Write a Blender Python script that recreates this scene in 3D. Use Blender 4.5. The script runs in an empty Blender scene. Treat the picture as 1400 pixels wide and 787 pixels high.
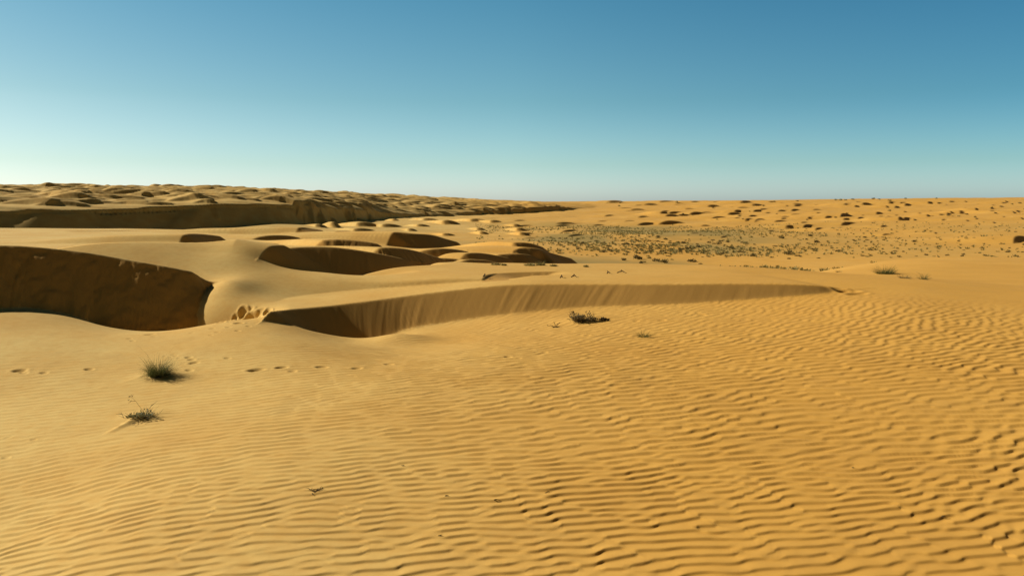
import bpy, math, random
import numpy as np
random.seed(7)
rng = np.random.default_rng(11)
sc = bpy.context.scene
COL = sc.collection
R = math.radians

# ------------------------------------------------------------------ camera frame
CAM_Z, FPX, PITCH = 3.0, 1099.0, R(6.1)
CP, SP = math.cos(PITCH), math.sin(PITCH)

def ray(px, py):
    u, v = px - 700.0, 393.5 - py
    return np.array([u, FPX * CP + v * SP, -FPX * SP + v * CP])

def at(px, py, Y):
    d = ray(px, py)
    return np.array([0, 0, CAM_Z]) + d * (Y / d[1])

# ------------------------------------------------------------------ small numeric helpers
def S(a, b, x):
    t = np.clip((x - a) / (b - a), 0, 1)
    return t * t * (3 - 2 * t)

_tab = rng.random((256, 256)).astype(np.float32)

def vnoise(x, y, seed=0):
    x = np.asarray(x, np.float32) + seed * 17.13
    y = np.asarray(y, np.float32) + seed * 5.71
    xi, yi = np.floor(x), np.floor(y)
    fx, fy = x - xi, y - yi
    fx = fx * fx * fx * (fx * (fx * 6 - 15) + 10)
    fy = fy * fy * fy * (fy * (fy * 6 - 15) + 10)
    i0 = xi.astype(np.int32) & 255; j0 = yi.astype(np.int32) & 255
    i1 = (i0 + 1) & 255; j1 = (j0 + 1) & 255
    a = _tab[i0, j0] * (1 - fx) + _tab[i1, j0] * fx
    b = _tab[i0, j1] * (1 - fx) + _tab[i1, j1] * fx
    return (a * (1 - fy) + b * fy) * 2 - 1

def fbm(x, y, oct=4, seed=0):
    s, a, tot = 0, 1.0, 0
    for k in range(oct):
        s = s + a * vnoise(x * 2 ** k, y * 2 ** k, seed + k * 3)
        tot += a; a *= .5
    return s / tot

def crom(pts, n):
    """Catmull-Rom through pts, n samples."""
    P = np.asarray(pts, float)
    P = np.vstack([2 * P[0] - P[1], P, 2 * P[-1] - P[-2]])
    t = np.linspace(0, len(P) - 3 - 1e-6, n)
    i = t.astype(int); f = (t - i)[:, None]
    p0, p1, p2, p3 = P[i], P[i + 1], P[i + 2], P[i + 3]
    return .5 * (2 * p1 + (p2 - p0) * f + (2 * p0 - 5 * p1 + 4 * p2 - p3) * f ** 2 + (3 * p1 - p0 - 3 * p2 + p3) * f ** 3)

def cubic_w(f):
    return (.5 * (-f + 2 * f ** 2 - f ** 3), .5 * (2 - 5 * f ** 2 + 3 * f ** 3), .5 * (f + 4 * f ** 2 - 3 * f ** 3), .5 * (-f ** 2 + f ** 3))

# ------------------------------------------------------------------ polar grid of the sand sheet
fine = np.arange(-42, 42.0001, .0525)
coarse_r = 42 + np.cumsum(np.linspace(.2, 4.0, 64)); coarse_r = coarse_r[coarse_r < 179]
AZ = np.radians(np.concatenate([-np.r_[coarse_r, 180][::-1], fine, np.r_[coarse_r, 180]]))
rows = [.25]
while rows[-1] < 4200:
    r = rows[-1]
    cap = .042 if r < 20 else .05 if r < 31 else .1 if r < 45 else .17 if r < 80 else .24 if r < 140 else .0034 * r if r < 205 else .0021 * r if r < 640 else .0042 * r
    if r < 3.4: dr = .12
    else: dr = min((.55 if r < 9 else .7) * r * r / 2412, cap)
    rows.append(r + dr)
RR = np.array(rows)
NR, NA = len(RR), len(AZ)
print('grid', NR, NA, NR * NA)
GX = (RR[:, None] * np.sin(AZ)[None]).astype(np.float32)
GY = (RR[:, None] * np.cos(AZ)[None]).astype(np.float32)

# ------------------------------------------------------------------ the broad lie of the land: heights at distance rows x bearing columns
KPX = np.array([-120, 0, 175, 350, 525, 700, 875, 1050, 1225, 1400, 1520.])
KAZ = np.arctan((KPX - 700) / FPX)
LAND = {
    0.25: [0.0, 0, 0, 0, 0, 0, 0, 0, 0, 0, 0],
    3:   [0.0, 0, 0, 0, 0, 0, 0, 0, 0, 0, 0],
    6:   [-.25, -.15, -.05, 0, 0, 0, 0, 0, 0, 0, 0],
    9:   [-.45, -.38, -.15, -.02, 0, .0, 0, 0, 0, 0, 0],
    13:  [-.45, -.36, -.24, -.12, -.03, 0, 0, .03, .08, .1, .1],
    17:  [.05, .08, -.02, .10, -.25, -.1, 0, .10, .18, .2, .2],
    20:  [.45, .40, .06, .30, -.45, -.25, .03, .12, .30, .25, .25],
    23:  [.55, .45, .20, .36, -.35, -.1, .06, .22, .36, .25, .25],
    26:  [.60, .55, .50, .78, .52, .50, .50, .45, .42, .19, .15],
    30:  [.70, .70, .75, .98, .66, .55, .50, .45, .22, -.12, -.2],
    34:  [.70, .70, .70, .90, .60, .42, .38, .2, -.25, -.5, -.5],
    40:  [.60, .60, .60, .50, .25, -.1, -.5, -.60, -.65, -.72, -.7],
    50:  [.50, .50, .50, .25, -.05, -1., -2.5, -1.8, -.95, -.9, -.9],
    65:  [.45, .45, .40, .10, -.5, -1.9, -4., -3.4, -1.6, -1.45, -1.5],
    90:  [.10, .10, .0, -.4, -1.7, -3.6, -6., -5.5, -4.4, -3.9, -4],
    140: [-1.6, -1.6, -1.8, -2., -3.5, -5.5, -6.5, -6.5, -6.0, -5.5, -5],
    220: [-4.2, -4.3, -4.6, -4.5, -5., -6., -6.5, -6.3, -5.6, -4.6, -4.5],
    350: [-5, -5, -5, -5, -5.5, -6, -6., -5.6, -4.6, -3.2, -3],
    600: [-5, -5, -5, -5, -5, -5.5, -5, -3.4, -1.6, .4, .5],
    1000: [-2, -2, -2, -2, -2, -2., -1.5, 1.2, 4.2, 5.4, 5.5],
    1600: [0, 0, 0, 0, 0, 3., 4.6, 6.0, 9.2, 11., 11],
    2500: [-6, -6, -6, -6, -6, -4., -3, -2, 0, 2, 2],
    4300: [-40, -40, -40, -40, -40, -40., -40, -40, -40, -40, -40],
}
KD = np.array(list(LAND)); KZ = np.array(list(LAND.values()))

def pchip_cols(y, x, q):
    """monotone cubic along axis 0 (no overshoot between the rows); q holds one distance per cell."""
    h = np.diff(x)[:, None]; d = np.diff(y, axis=0) / h
    m = np.zeros_like(y); m[0] = d[0]; m[-1] = d[-1]
    w1 = 2 * h[1:] + h[:-1]; w2 = h[1:] + 2 * h[:-1]
    ok = d[:-1] * d[1:] > 0
    with np.errstate(divide='ignore', invalid='ignore'):
        m[1:-1] = np.where(ok, (w1 + w2) / (w1 / d[:-1] + w2 / d[1:]), 0)
    i = np.clip(np.searchsorted(x, q) - 1, 0, len(x) - 2)
    c = np.broadcast_to(np.arange(y.shape[1])[None], i.shape)
    hh = x[i + 1] - x[i]; t = (q - x[i]) / hh
    return ((1 + 2 * t) * (1 - t) ** 2 * y[i, c] + t * (1 - t) ** 2 * hh * m[i, c] + t * t * (3 - 2 * t) * y[i + 1, c] + t * t * (t - 1) * hh * m[i + 1, c])

# smooth bearing interpolation first (on the knots), then along distance
az_c = np.clip(AZ, KAZ[0], KAZ[-1])
i = np.clip(np.searchsorted(KAZ, az_c) - 1, 0, len(KAZ) - 2)
f = (az_c - KAZ[i]) / (KAZ[i + 1] - KAZ[i])
w = cubic_w(f)
Kc = sum(KZ[:, np.clip(i + k - 1, 0, len(KAZ) - 1)] * w[k][None] for k in range(4))
kern = np.exp(-.5 * (np.arange(-70, 71) / 24.) ** 2); kern /= kern.sum()
Kc = np.array([np.convolve(np.pad(row, 70, mode='edge'), kern, 'valid') for row in Kc])
depth = RR[:, None] * np.cos(np.clip(AZ, -R(44), R(44)))[None]
lx = np.log(KD); lq = np.log(np.clip(depth, KD[0], KD[-1]))
Z = pchip_cols(Kc, lx, lq).astype(np.float32)
del lq
for _ in range(2):                                               # running mean over bearings inside the fine fan
    k_ = 30; q0, q1 = np.searchsorted(AZ, [-R(42), R(42)])
    P_ = np.pad(Z[:, q0:q1], ((0, 0), (k_ + 1, k_)), mode='edge').astype(np.float64); P_ = np.cumsum(P_, axis=1)
    Z[:, q0:q1] = (P_[:, 2 * k_ + 1:] - P_[:, :-2 * k_ - 1]) / (2 * k_ + 1)
del P_
def bump(x, y, sx, sy, h):
    global Z
    Z += (h * np.exp(-((GX - x) / sx) ** 2 - ((GY - y) / sy) ** 2)).astype(np.float32)
bump(-9.7, 21.4, 1.5, 1.1, -.6)        # floor of the left pit
bump(-7.5, 20.7, 1.1, .75, -.8)
bump(-8.6, 19.4, 2.0, 1.1, -.20)
bump(-8.9, 20.9, 1.6, .8, -.45)
bump(-8.25, 23.2, .8, 1.3, .30)        # rippled flank at its right end
bump(-5.3, 28.3, 1.4, 1.1, -.50)
bump(-8.9, 27.4, 1.0, 1.5, .25)       # hollow of the crescent bowl
bump(-4.4, 21.0, 1.25, .85, -.46)       # floor of the middle pit
bump(-5.5, 20.2, .8, .6, -.35)
bump(-4.1, 19.0, 1.4, 1.2, -.14)
bump(-2.8, 19.4, .8, .9, .22)
MOUND = (1.25 * S(-6.3, -14.2, GX) * S(-40, -26, GX) * np.exp(-((GY - 27.0) / 3.0) ** 2)).astype(np.float32)
# behind the viewer the same sand simply stays gentle
back = S(R(60), R(110), np.abs(AZ))[None]
Z = Z * (1 - back) + back * (-.2 - .004 * RR[:, None]).astype(np.float32)
Z += .05 * fbm(GX * .13, GY * .13, 3, 1) * S(2, 8, RR)[:, None]
Z += .9 * fbm(GX * .012, GY * .012, 3, 2) * S(60, 250, RR)[:, None]
Z += 1.2 * fbm(GX * .05, GY * .05, 3, 21) * (S(110, 260, RR))[:, None] * .55
Z = Z.astype(np.float32)
SLIP = np.zeros_like(Z)
NEARMASK = np.ones_like(Z)

# ------------------------------------------------------------------ wave fields with forks and breaks (filtered noise -> phase)
def wave_field(n0, n1, cell, lam, th_list, weights, sr=.12, sa=10, seed=3):
    g = np.random.default_rng(seed)
    W = np.fft.fft2(g.standard_normal((n1, n0)))
    kx = np.fft.fftfreq(n0, cell)[None]; ky = np.fft.fftfreq(n1, cell)[:, None]
    kr = np.hypot(kx, ky) + 1e-9; ka = np.arctan2(ky, kx)
    out = 0
    for k, th in enumerate(th_list):
        d = (math.sin(th), -math.cos(th))
        da = (ka - math.atan2(d[1], d[0]) + math.pi) % (2 * math.pi) - math.pi
        F = np.exp(-.5 * ((kr - 1 / lam) / (sr / lam)) ** 2 - .5 * (da / R(sa)) ** 2)
        c = np.fft.ifft2(W * F)
        c /= np.sqrt(np.mean(np.abs(c) ** 2))
        out = out + (c if weights is None else c * weights[k])
    return out

def saw(c, r=.6):
    ph = np.angle(c)
    s = -np.arctan(r * np.sin(ph) / (1 - r * np.cos(ph))) / math.asin(r)
    return s

def sample(img, x0, y0, cell, x, y):
    fx = (x - x0) / cell; fy = (y - y0) / cell
    n1, n0 = img.shape
    ix = np.clip(np.floor(fx).astype(np.int32), 0, n0 - 2); iy = np.clip(np.floor(fy).astype(np.int32), 0, n1 - 2)
    fx = np.clip(fx - ix, 0, 1); fy = np.clip(fy - iy, 0, 1)
    return (img[iy, ix] * (1 - fx) + img[iy, ix + 1] * fx) * (1 - fy) + (img[iy + 1, ix] * (1 - fx) + img[iy + 1, ix + 1] * fx) * fy

def grid_z(x, y):
    a = math.atan2(x, y); r = math.hypot(x, y)
    j = min(max(np.searchsorted(AZ, a) - 1, 0), NA - 2); k = min(max(np.searchsorted(RR, r) - 1, 0), NR - 2)
    fa = (a - AZ[j]) / (AZ[j + 1] - AZ[j]); fr = (r - RR[k]) / (RR[k + 1] - RR[k])
    return float((Z[k, j] * (1 - fa) + Z[k, j + 1] * fa) * (1 - fr) + (Z[k + 1, j] * (1 - fa) + Z[k + 1, j + 1] * fa) * fr)

# ------------------------------------------------------------------ slip-faced dunes
def slip_dune(pts, Lb=6., taper=(.12, .12), tan=.65, rc=.06, flute=0., fl_freq=3., rough=0., n=28, toe=.03, world=False, front_max=None, mound=None, brown=1., dig=0., back_from=None):
    """pts: crest line left to right (px, py, depth). In front the sand falls at the angle of rest, behind it eases back to the land."""
    P = np.array([p if world else at(*p) for p in pts], float)
    C = crom(P, n)
    hmax = 8 if front_max is None else front_max
    pad = max(Lb, 4)
    r = np.hypot(C[:, 0], C[:, 1]); a = np.arctan2(C[:, 0], C[:, 1])
    r0, r1 = np.searchsorted(RR, [r.min() - hmax, r.max() + pad])
    da = pad / max(r.min() - hmax * .5, 4)
    a0, a1 = np.searchsorted(AZ, [a.min() - da, a.max() + da])
    sl = (slice(r0, r1), slice(a0, a1))
    X, Y, M = GX[sl], GY[sl], Z[sl]
    best = np.full(X.shape, 1e9, np.float32); zc = np.zeros_like(X); hc = np.zeros_like(X); sg = np.zeros_like(X)
    base = np.array([grid_z(p[0], p[1]) for p in C]); arc = np.zeros_like(X)
    seg = np.hypot(*(C[1:, :2] - C[:-1, :2]).T); cum = np.r_[0, np.cumsum(seg)]
    for k in range(n - 1):
        ax, ay, az_ = C[k]; bx, by, bz = C[k + 1]
        dx, dy = bx - ax, by - ay; L2 = dx * dx + dy * dy
        t = np.clip(((X - ax) * dx + (Y - ay) * dy) / L2, 0, 1)
        qx, qy = X - (ax + t * dx), Y - (ay + t * dy)
        d2 = qx * qx + qy * qy
        m = d2 < best
        best = np.where(m, d2, best)
        zc = np.where(m, az_ + t * (bz - az_), zc)
        hc = np.where(m, az_ - base[k] + t * (bz - base[k + 1] - az_ + base[k]), hc)
        arc = np.where(m, cum[k] + t * seg[k], arc)
        sg = np.where(m, dx * qy - dy * qx, sg)
    d = np.sqrt(best)
    s = arc / cum[-1]
    tp = S(0, taper[0], s) * S(0, taper[1], 1 - s) if min(taper) > 0 else (S(0, taper[0], s) if taper[0] > 0 else 1) * (S(0, taper[1], 1 - s) if taper[1] > 0 else 1)
    zt = M + np.maximum(zc - M, 0) * tp
    if mound is not None:
        T = M + mound[sl]
        zt = T + (np.maximum(zc, M) - T) * (1 - S(.9, 1, s))
    front = sg < 0
    if back_from is not None:
        zt = np.where(front, zt, M + (zt - M) * S(*back_from, np.arctan2(X, Y)))
    if dig:
        M = M - np.where(front, dig * np.exp(-((d - 1.3 * dig) / (1.3 * dig)) ** 2), 0) * tp
    # avalanche flutes run straight down the slope
    Mf = M if mound is None else M + mound[sl] * S(.9, 1, s)
    fl = 0
    if flute:
        fl = flute * (.35 + 1.3 * np.abs(vnoise(arc * .8, d * .1, 77))) * (fbm((arc + .6 * d) * fl_freq, d * .2, 3, 5) + .5 * np.abs(vnoise((arc + .5 * d) * fl_freq * 2.3, d * .4, 9))) * S(0, .25, d)
    if rough:
        fl = fl + rough * fbm(arc * 3.2, d * 2.6, 4, 8) * S(0, .2, d)
    zf = zt - tan * (np.sqrt(d * d + rc * rc) - rc) + fl
    if mound is None:
        zb = M + np.minimum(zt - M, np.maximum(hc, 0) * tp) * (1 - S(.12, 1, d / Lb))
    else:
        zb = T + (zt - T) * (1 - S(0, 1, d / Lb))
    if toe > 0:
        k = toe
        zf2 = .5 * (zf + Mf + np.sqrt((zf - Mf) ** 2 + k * k)) - .25 * k * S(0, 8 * k, Mf - zf)
        zf2 = np.where(zf < Mf - 8 * k, Mf, np.maximum(zf2, Mf))
    else:
        zf2 = np.maximum(zf, Mf)
    Z[sl] = np.where(front, zf2, np.maximum(zb, M) if mound is None else zb)
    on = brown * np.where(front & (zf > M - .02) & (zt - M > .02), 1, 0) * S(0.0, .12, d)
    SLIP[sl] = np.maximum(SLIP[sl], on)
    return P

# far dune plateau (left): a tableland of crossing dunes whose near edge is one long slip face
EDGE = [(-520, 296, 170), (-250, 293, 190), (-60, 292, 208), (30, 291.5, 218), (100, 290, 227), (160, 290, 236), (215, 287, 245), (290, 283, 258), (350, 283, 270),
        (400, 284.5, 285), (440, 287, 305), (490, 291, 350), (530, 295.5, 400), (580, 294.5, 450), (640, 292, 520), (695, 287.5, 600), (760, 284.5, 690), (825, 288, 860)]
E = np.array([at(*e) for e in EDGE]); EC = crom(E, 120)
e_az = np.arctan2(EC[:, 0], EC[:, 1]); e_r = np.hypot(EC[:, 0], EC[:, 1]); e_z = EC[:, 2]
o = np.argsort(e_az); e_az, e_r, e_z = e_az[o], e_r[o], e_z[o]
SK = np.array([(-700, 257), (0, 257.5), (150, 257), (300, 258.5), (400, 261), (500, 264.5), (600, 268.5), (700, 272), (780, 275.5), (860, 279)], float)
sk_az = np.arctan((SK[:, 0] - 700) / FPX)
far0 = np.searchsorted(RR, 150)
fa0, fa1 = np.searchsorted(AZ, [R(-75), R(12)])
sl = (slice(far0, NR), slice(fa0, fa1))
X, Y, M = GX[sl], GY[sl], Z[sl]
az_s = AZ[fa0:fa1]; rr = RR[far0:]
er = np.interp(az_s, e_az, e_r)[None]; ez = np.interp(az_s, e_az, e_z)[None]
DS = np.interp(az_s, np.arctan((np.array([0, 450, 700, 860]) - 700) / FPX), [640, 700, 950, 1200])[None]
sky_y = np.interp(az_s, sk_az, SK[:, 1])[None]
zs = CAM_Z + (276 - sky_y - 2.0) / FPX * DS * 1.0
tt = (rr[:, None] - er) / (DS - er)
Pz = ez + (zs - ez) * np.where(tt < 1, np.sign(tt) * np.abs(tt) ** .52, 1 - 1.2 * (tt - 1))
cell = 1.3
c = wave_field(1850, 1250, cell, 18., [R(34)], None, sr=.34, sa=30, seed=5)
am = np.clip(np.abs(c), .25, 1.25)
dune = (saw(c, .86) * .5 + .5) * am
big = sample(dune.astype(np.float32), -1650., 120., cell, X + 6 * fbm(X * .02, Y * .02, 2, 3), Y)
c2 = wave_field(1850, 1250, cell, 11., [R(5)], None, sr=.3, sa=30, seed=6)
dune2 = (saw(c2, .5) * .5 + .5) * np.clip(np.abs(c2), 0, 1.1)
small = sample(dune2.astype(np.float32), -1650., 120., cell, X, Y)
amp = (1.45 + .4 * S(400, 900, rr)[:, None])
Pz = Pz + .35 * amp * (big - .4) * S(-.02, .06, tt + .02) + .25 * (small - .4) + 1.2 * fbm(X * .01, Y * .01, 2, 6)
dist = rr[:, None] - er
# edge in front: angle of rest, with dune ends scalloping it
edge_face = ez + .5 * fbm(X * .06, Y * .01, 2, 13) + .62 * (dist + 1.6 * fbm(X * .09, Y * .03, 3, 12)) * np.where(dist > 0, 3, 1)
lim = np.clip((az_s - R(7.0)) / R(2), 0, 1)[None]
Pf = np.minimum(Pz, edge_face) - 30 * lim
newZ = np.maximum(M, Pf)
far_plat = (Pf > M)
Z[sl] = newZ
FACE = np.zeros_like(Z); FACE[sl] = far_plat & (edge_face < Pz)

# dune after dune across the tableland: short wavy crests, slip faces to the right and the viewer
gp = random.Random(77)
PLATEAU_DUNES = []
D_ = 232.
while D_ < 760:
    lat = 8.5 + .012 * D_
    x = -D_ * 1.05 + gp.uniform(0, lat)
    while x < D_ * .10:
        PLATEAU_DUNES.append((x + gp.gauss(0, lat * .22), D_ + gp.gauss(0, 3), lat * gp.uniform(.8, 1.7)))
        x += lat * gp.uniform(.8, 1.2)
    D_ += 7 + .014 * (D_ - 230)
PLATEAU_DUNES.sort(key=lambda t_: -t_[1])
def plateau_dunes():
    for x, y, w in PLATEAU_DUNES:
        a = math.atan2(x, y); r = math.hypot(x, y)
        if r < np.interp(a, e_az, e_r) + 4 or a > R(3.5): continue
        h = min(w * gp.uniform(.07, .115), 1.5); al_ = R(gp.gauss(30, 9)); n = 7; pts = []; pk = gp.uniform(-.4, .3); wob = gp.uniform(-.12, .12)
        for k in range(n):
            v = -1 + 2 * k / (n - 1); t = (v - pk) / (1 + pk if v < pk else 1 - pk)
            px_ = x + v * w * .5 * math.cos(al_) ; py_ = y + v * w * .5 * math.sin(al_) - .16 * w * v * v + wob * w * math.sin(3.3 * v)
            pts.append((px_, py_, grid_z(px_, py_) + h * (1 - abs(t) ** 1.7)))
        slip_dune(pts, Lb=w * .8, taper=(.12, .2), rc=.08, n=12, toe=.05, world=True, front_max=h * 2 + 4, brown=.25)

# ------------------------------------------------------------------ barchans scattered over the right-hand valley and slopes
def barchan(px, py, wpx, hfac=.17, seed=0, skew=0., dirx=.35):
    g = ground_hit0(px, py)
    if g is None: return
    D = g[1]; w = wpx / FPX * D
    h = w * hfac
    # crest line: a short crescent, one horn drawn out, the slip side turned to the right
    n = 7; pts = []; pk = -.25
    for k in range(n):
        v = -1 + 2 * k / (n - 1)
        t = (v - pk) / (1 + pk if v < pk else 1 - pk)
        pts.append((g[0] + v * w * .5, g[1] + (.5 + skew) * w * v - .25 * w * v * v, g[2] + h * (1 - abs(t) ** 1.6)))
    slip_dune(pts, Lb=w * 1.8, taper=(.2, .3), rc=.1, n=11, toe=.04, world=True, front_max=h * 2 + 3, brown=.5)

def ground_hit0(px, py):
    """where the line of sight through a point of the picture meets the sand (used to read positions off the picture once)."""
    d = ray(px, py); a = math.atan2(d[0], d[1]); hr = math.hypot(d[0], d[1])
    j = min(max(np.searchsorted(AZ, a), 0), NA - 1)
    zr = CAM_Z + d[2] / hr * RR
    hit = np.nonzero(Z[:, j] > zr)[0]
    if not len(hit): return None
    r = RR[hit[0]]
    return np.array([r * d[0] / hr, r * d[1] / hr, Z[hit[0], j]])

plateau_dunes()
valley = [(985, 299, 26), (1010, 301, 20), (1040, 302, 22), (1068, 303, 18), (1075, 298, 22), (1090, 295, 18), (920, 306, 30), (900, 303, 16), (887, 307, 22), (862, 304, 16),
          (825, 303, 14), (835, 295, 12), (775, 306, 22), (782, 316, 20), (790, 322, 16), (772, 309, 18), (820, 308, 14), (845, 314, 10), (950, 319, 12), (990, 324, 14),
          (1110, 298, 16), (1135, 294, 26), (1155, 296, 34), (1160, 306, 26), (1105, 309, 20), (1100, 305, 14), (1080, 310, 16), (1120, 313, 18), (1208, 310, 14), (1215, 297, 14), (1218, 301, 10),
          (1193, 300, 14), (1250, 301, 10), (1237, 290, 12), (1287, 294, 12), (1290, 301, 10), (1322, 302, 14), (1358, 305, 14), (1370, 306, 8), (1395, 329, 46),
          (1040, 291, 14), (1030, 296, 16), (1175, 291, 10), (1070, 289, 14), (1005, 293, 10), (965, 309, 12), (1055, 316, 12), (1278, 319, 14), (1212, 321, 16), (1342, 290, 10), (1365, 290, 12),
          (720, 309, 14), (718, 315, 12), (712, 302, 12), (590, 300, 26), (640, 301, 28), (610, 303, 22), (660, 301, 14), (676, 303, 18), (655, 313, 16), (658, 318, 14), (615, 322, 18),
          (560, 299, 14), (575, 306, 18), (545, 303, 18), (515, 305, 22), (500, 314, 36), (505, 308, 30), (470, 306, 24), (540, 308, 16), (676, 333, 12), (720, 320, 14), (725, 326, 14),
          (440, 308, 24), (460, 311, 20), (525, 299, 16)]
for k, (px, py, wp) in enumerate(sorted(valley, key=lambda t: t[1])):
    g = random.Random(k)
    if px < 690: continue
    barchan(px, py, wp * (1.6 + .7 * g.random()), .06 + .03 * g.random(), skew=g.uniform(-.15, .25))
# low unnamed swells further up the right-hand slope
gq = random.Random(5)
for k in range(110):
    barchan(gq.uniform(840, 1420), 276 + 24 * gq.random() ** 1.3, gq.uniform(12, 42), .045 + .045 * gq.random(), skew=gq.uniform(-.1, .2))

def hollow(x0, x1, yt, yb):
    """a dark slip face seen between x0..x1 whose crest is at yt and whose foot is at yb."""
    g = ground_hit0(.5 * (x0 + x1), yb)
    if g is None: return
    D = g[1]; w = x1 - x0; hh = yb - yt; wm = w / FPX * D
    f = .55 * wm
    pts = [(x0, yt + .5 * hh, D - .1 * f), (x0 + .14 * w, yt + .15 * hh, D + .05 * f), (x0 + .34 * w, yt, D + .3 * f), (x0 + .62 * w, yt + .22 * hh, D + .6 * f), (x0 + .85 * w, yt + .62 * hh, D + .85 * f), (x1, yb - .3, D + f)]
    slip_dune(pts, Lb=max(wm * 2.6, 6), taper=(.1, .12), rc=.06, flute=.02, fl_freq=1.5, n=14, toe=.04, brown=.6)
for q in sorted([(429, 449, 306, 311), (450, 467, 303, 311), (484, 524, 303, 310), (480, 520, 311.5, 317), (519, 554, 305.5, 311), (602, 631, 300.5, 307), (603, 625, 318.5, 322.5), (650, 666, 311, 315), (654, 670, 316, 320.5), (576, 604, 298, 301.5),
          (640, 672, 298.5, 303), (668, 690, 300.5, 304.5), (556, 572, 312, 316), (568, 590, 306, 310), (440, 462, 297, 301), (472, 500, 298.5, 302), (700, 716, 306, 310), (704, 722, 311, 316), (708, 726, 317, 322), (535, 548, 299, 302), (455, 478, 318, 324), (478, 494, 321, 326)], key=lambda t: t[3]):
    hollow(*q)

# ------------------------------------------------------------------ middle-distance dunes, far to near
mid = [
    dict(pts=[(-60, 319, 100), (20, 318, 102), (70, 314, 98), (120, 312.5, 100), (170, 312.5, 103), (235, 312, 108)], Lb=12, dig=.6, flute=0),
    dict(pts=[(85, 320, 74), (130, 316.5, 76), (190, 316, 80), (240, 319, 84)], Lb=6, dig=.5, flute=0),
    dict(pts=[(400, 313, 74), (412, 310.5, 76), (430, 313, 78), (468, 322, 82)], Lb=12, dig=.5),
    dict(pts=[(455, 320, 72), (470, 321, 74), (495, 326, 77)], Lb=6, dig=.4),
    dict(pts=[(525, 321, 66), (540, 317, 68), (565, 319, 69), (590, 321, 71), (612, 327, 73), (645, 336, 75)], Lb=12, dig=.5),
    dict(pts=[(340, 326, 61), (368, 321.5, 63), (395, 322, 65), (418, 327, 67)], Lb=10, dig=.6),
    dict(pts=[(240, 325, 48), (256, 319.5, 50), (280, 320, 53), (312, 324, 56)], Lb=8, dig=.75),
    dict(pts=[(320, 335, 43), (345, 331, 45), (390, 334, 48)], Lb=6, dig=.45),
    dict(pts=[(425, 330, 50), (460, 327, 51), (500, 330, 52), (530, 337, 53)], Lb=8, flute=.05, dig=.3),
    dict(pts=[(690, 333, 58), (710, 331, 59), (728, 333, 60), (748, 340, 62)], Lb=8, dig=.4),
    dict(pts=[(688, 349, 43), (710, 339, 45), (732, 339, 46), (755, 346, 48), (796, 357, 51)], Lb=9, flute=.03, dig=.4),
    dict(pts=[(665, 349, 42), (690, 347, 43), (715, 347, 44), (738, 351, 46)], Lb=6, dig=.3),
    dict(pts=[(622, 351, 38), (642, 345.5, 39), (668, 347, 40.5), (708, 355, 42)], Lb=6, dig=.45),
    dict(pts=[(622, 360, 34), (640, 354, 35), (662, 355, 36.5), (692, 362, 38)], Lb=5, dig=.4),
    dict(pts=[(565, 344, 40), (598, 339.5, 41), (625, 341, 42.5), (648, 346, 44)], Lb=6, dig=.5),
    dict(pts=[(492, 343, 32), (526, 338, 33), (560, 341, 34.5), (590, 349, 36), (628, 361, 37.5)], Lb=7, flute=.04, fl_freq=4, dig=.5),
]
for m in mid:
    slip_dune(m['pts'], Lb=m['Lb'] * 1.6, taper=m.get('taper', (.16, .16)), rc=.05, flute=m.get('flute', .02), fl_freq=m.get('fl_freq', 2), n=36, toe=.05, dig=m.get('dig', 0))
# small pit in the plateau
slip_dune([(655, 384, 24.6), (666, 375, 26.2), (690, 373.5, 27.6), (730, 375, 28.2), (775, 379, 28.6)], Lb=5, taper=(.1, .3), rc=.04, flute=.02, fl_freq=4, n=40, dig=.42)
# crescent bowl behind the first plateau
slip_dune([(350, 353, 26.4), (362, 346, 27.2), (380, 341, 28.1), (412, 337.5, 29.3), (460, 338, 30.3), (510, 345, 31.4), (545, 352, 32.6), (578, 359, 33.8)], Lb=5, taper=(.14, .15), tan=.62, rc=.07, flute=.01, n=60, dig=.55)
# the big wall on the left: crest swings away from the viewer to the right
slip_dune([(-330, 336, 18.4), (-120, 334, 20.2), (0, 335, 21.5), (60, 338.5, 22.0), (125, 346, 22.5), (165, 353, 22.7), (210, 361, 22.9), (248, 368, 23.2), (272, 373, 23.5), (292, 380, 23.8), (306, 393, 24.0)],
          Lb=2.6, taper=(0, .03), tan=.72, rc=.04, flute=.03, fl_freq=1.6, rough=.045, n=130, toe=.05, mound=MOUND)
# the long slip face in the middle
slip_dune([(352, 434, 18.7), (365, 426, 19.3), (400, 422, 20.5), (450, 417.5, 21.5), (500, 411.5, 22.2), (550, 405, 22.75), (620, 396, 23.2), (700, 388.8, 23.5), (800, 388, 23.65), (900, 388, 23.6), (1000, 387.5, 23.7),
           (1090, 388.5, 23.8), (1150, 393, 24.0), (1185, 399, 24.4)], Lb=7, taper=(.04, .1), tan=.62, rc=.03, flute=.011, fl_freq=2.9, n=110, toe=.05, back_from=(math.atan((325 - 700) / FPX), math.atan((395 - 700) / FPX)))

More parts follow.
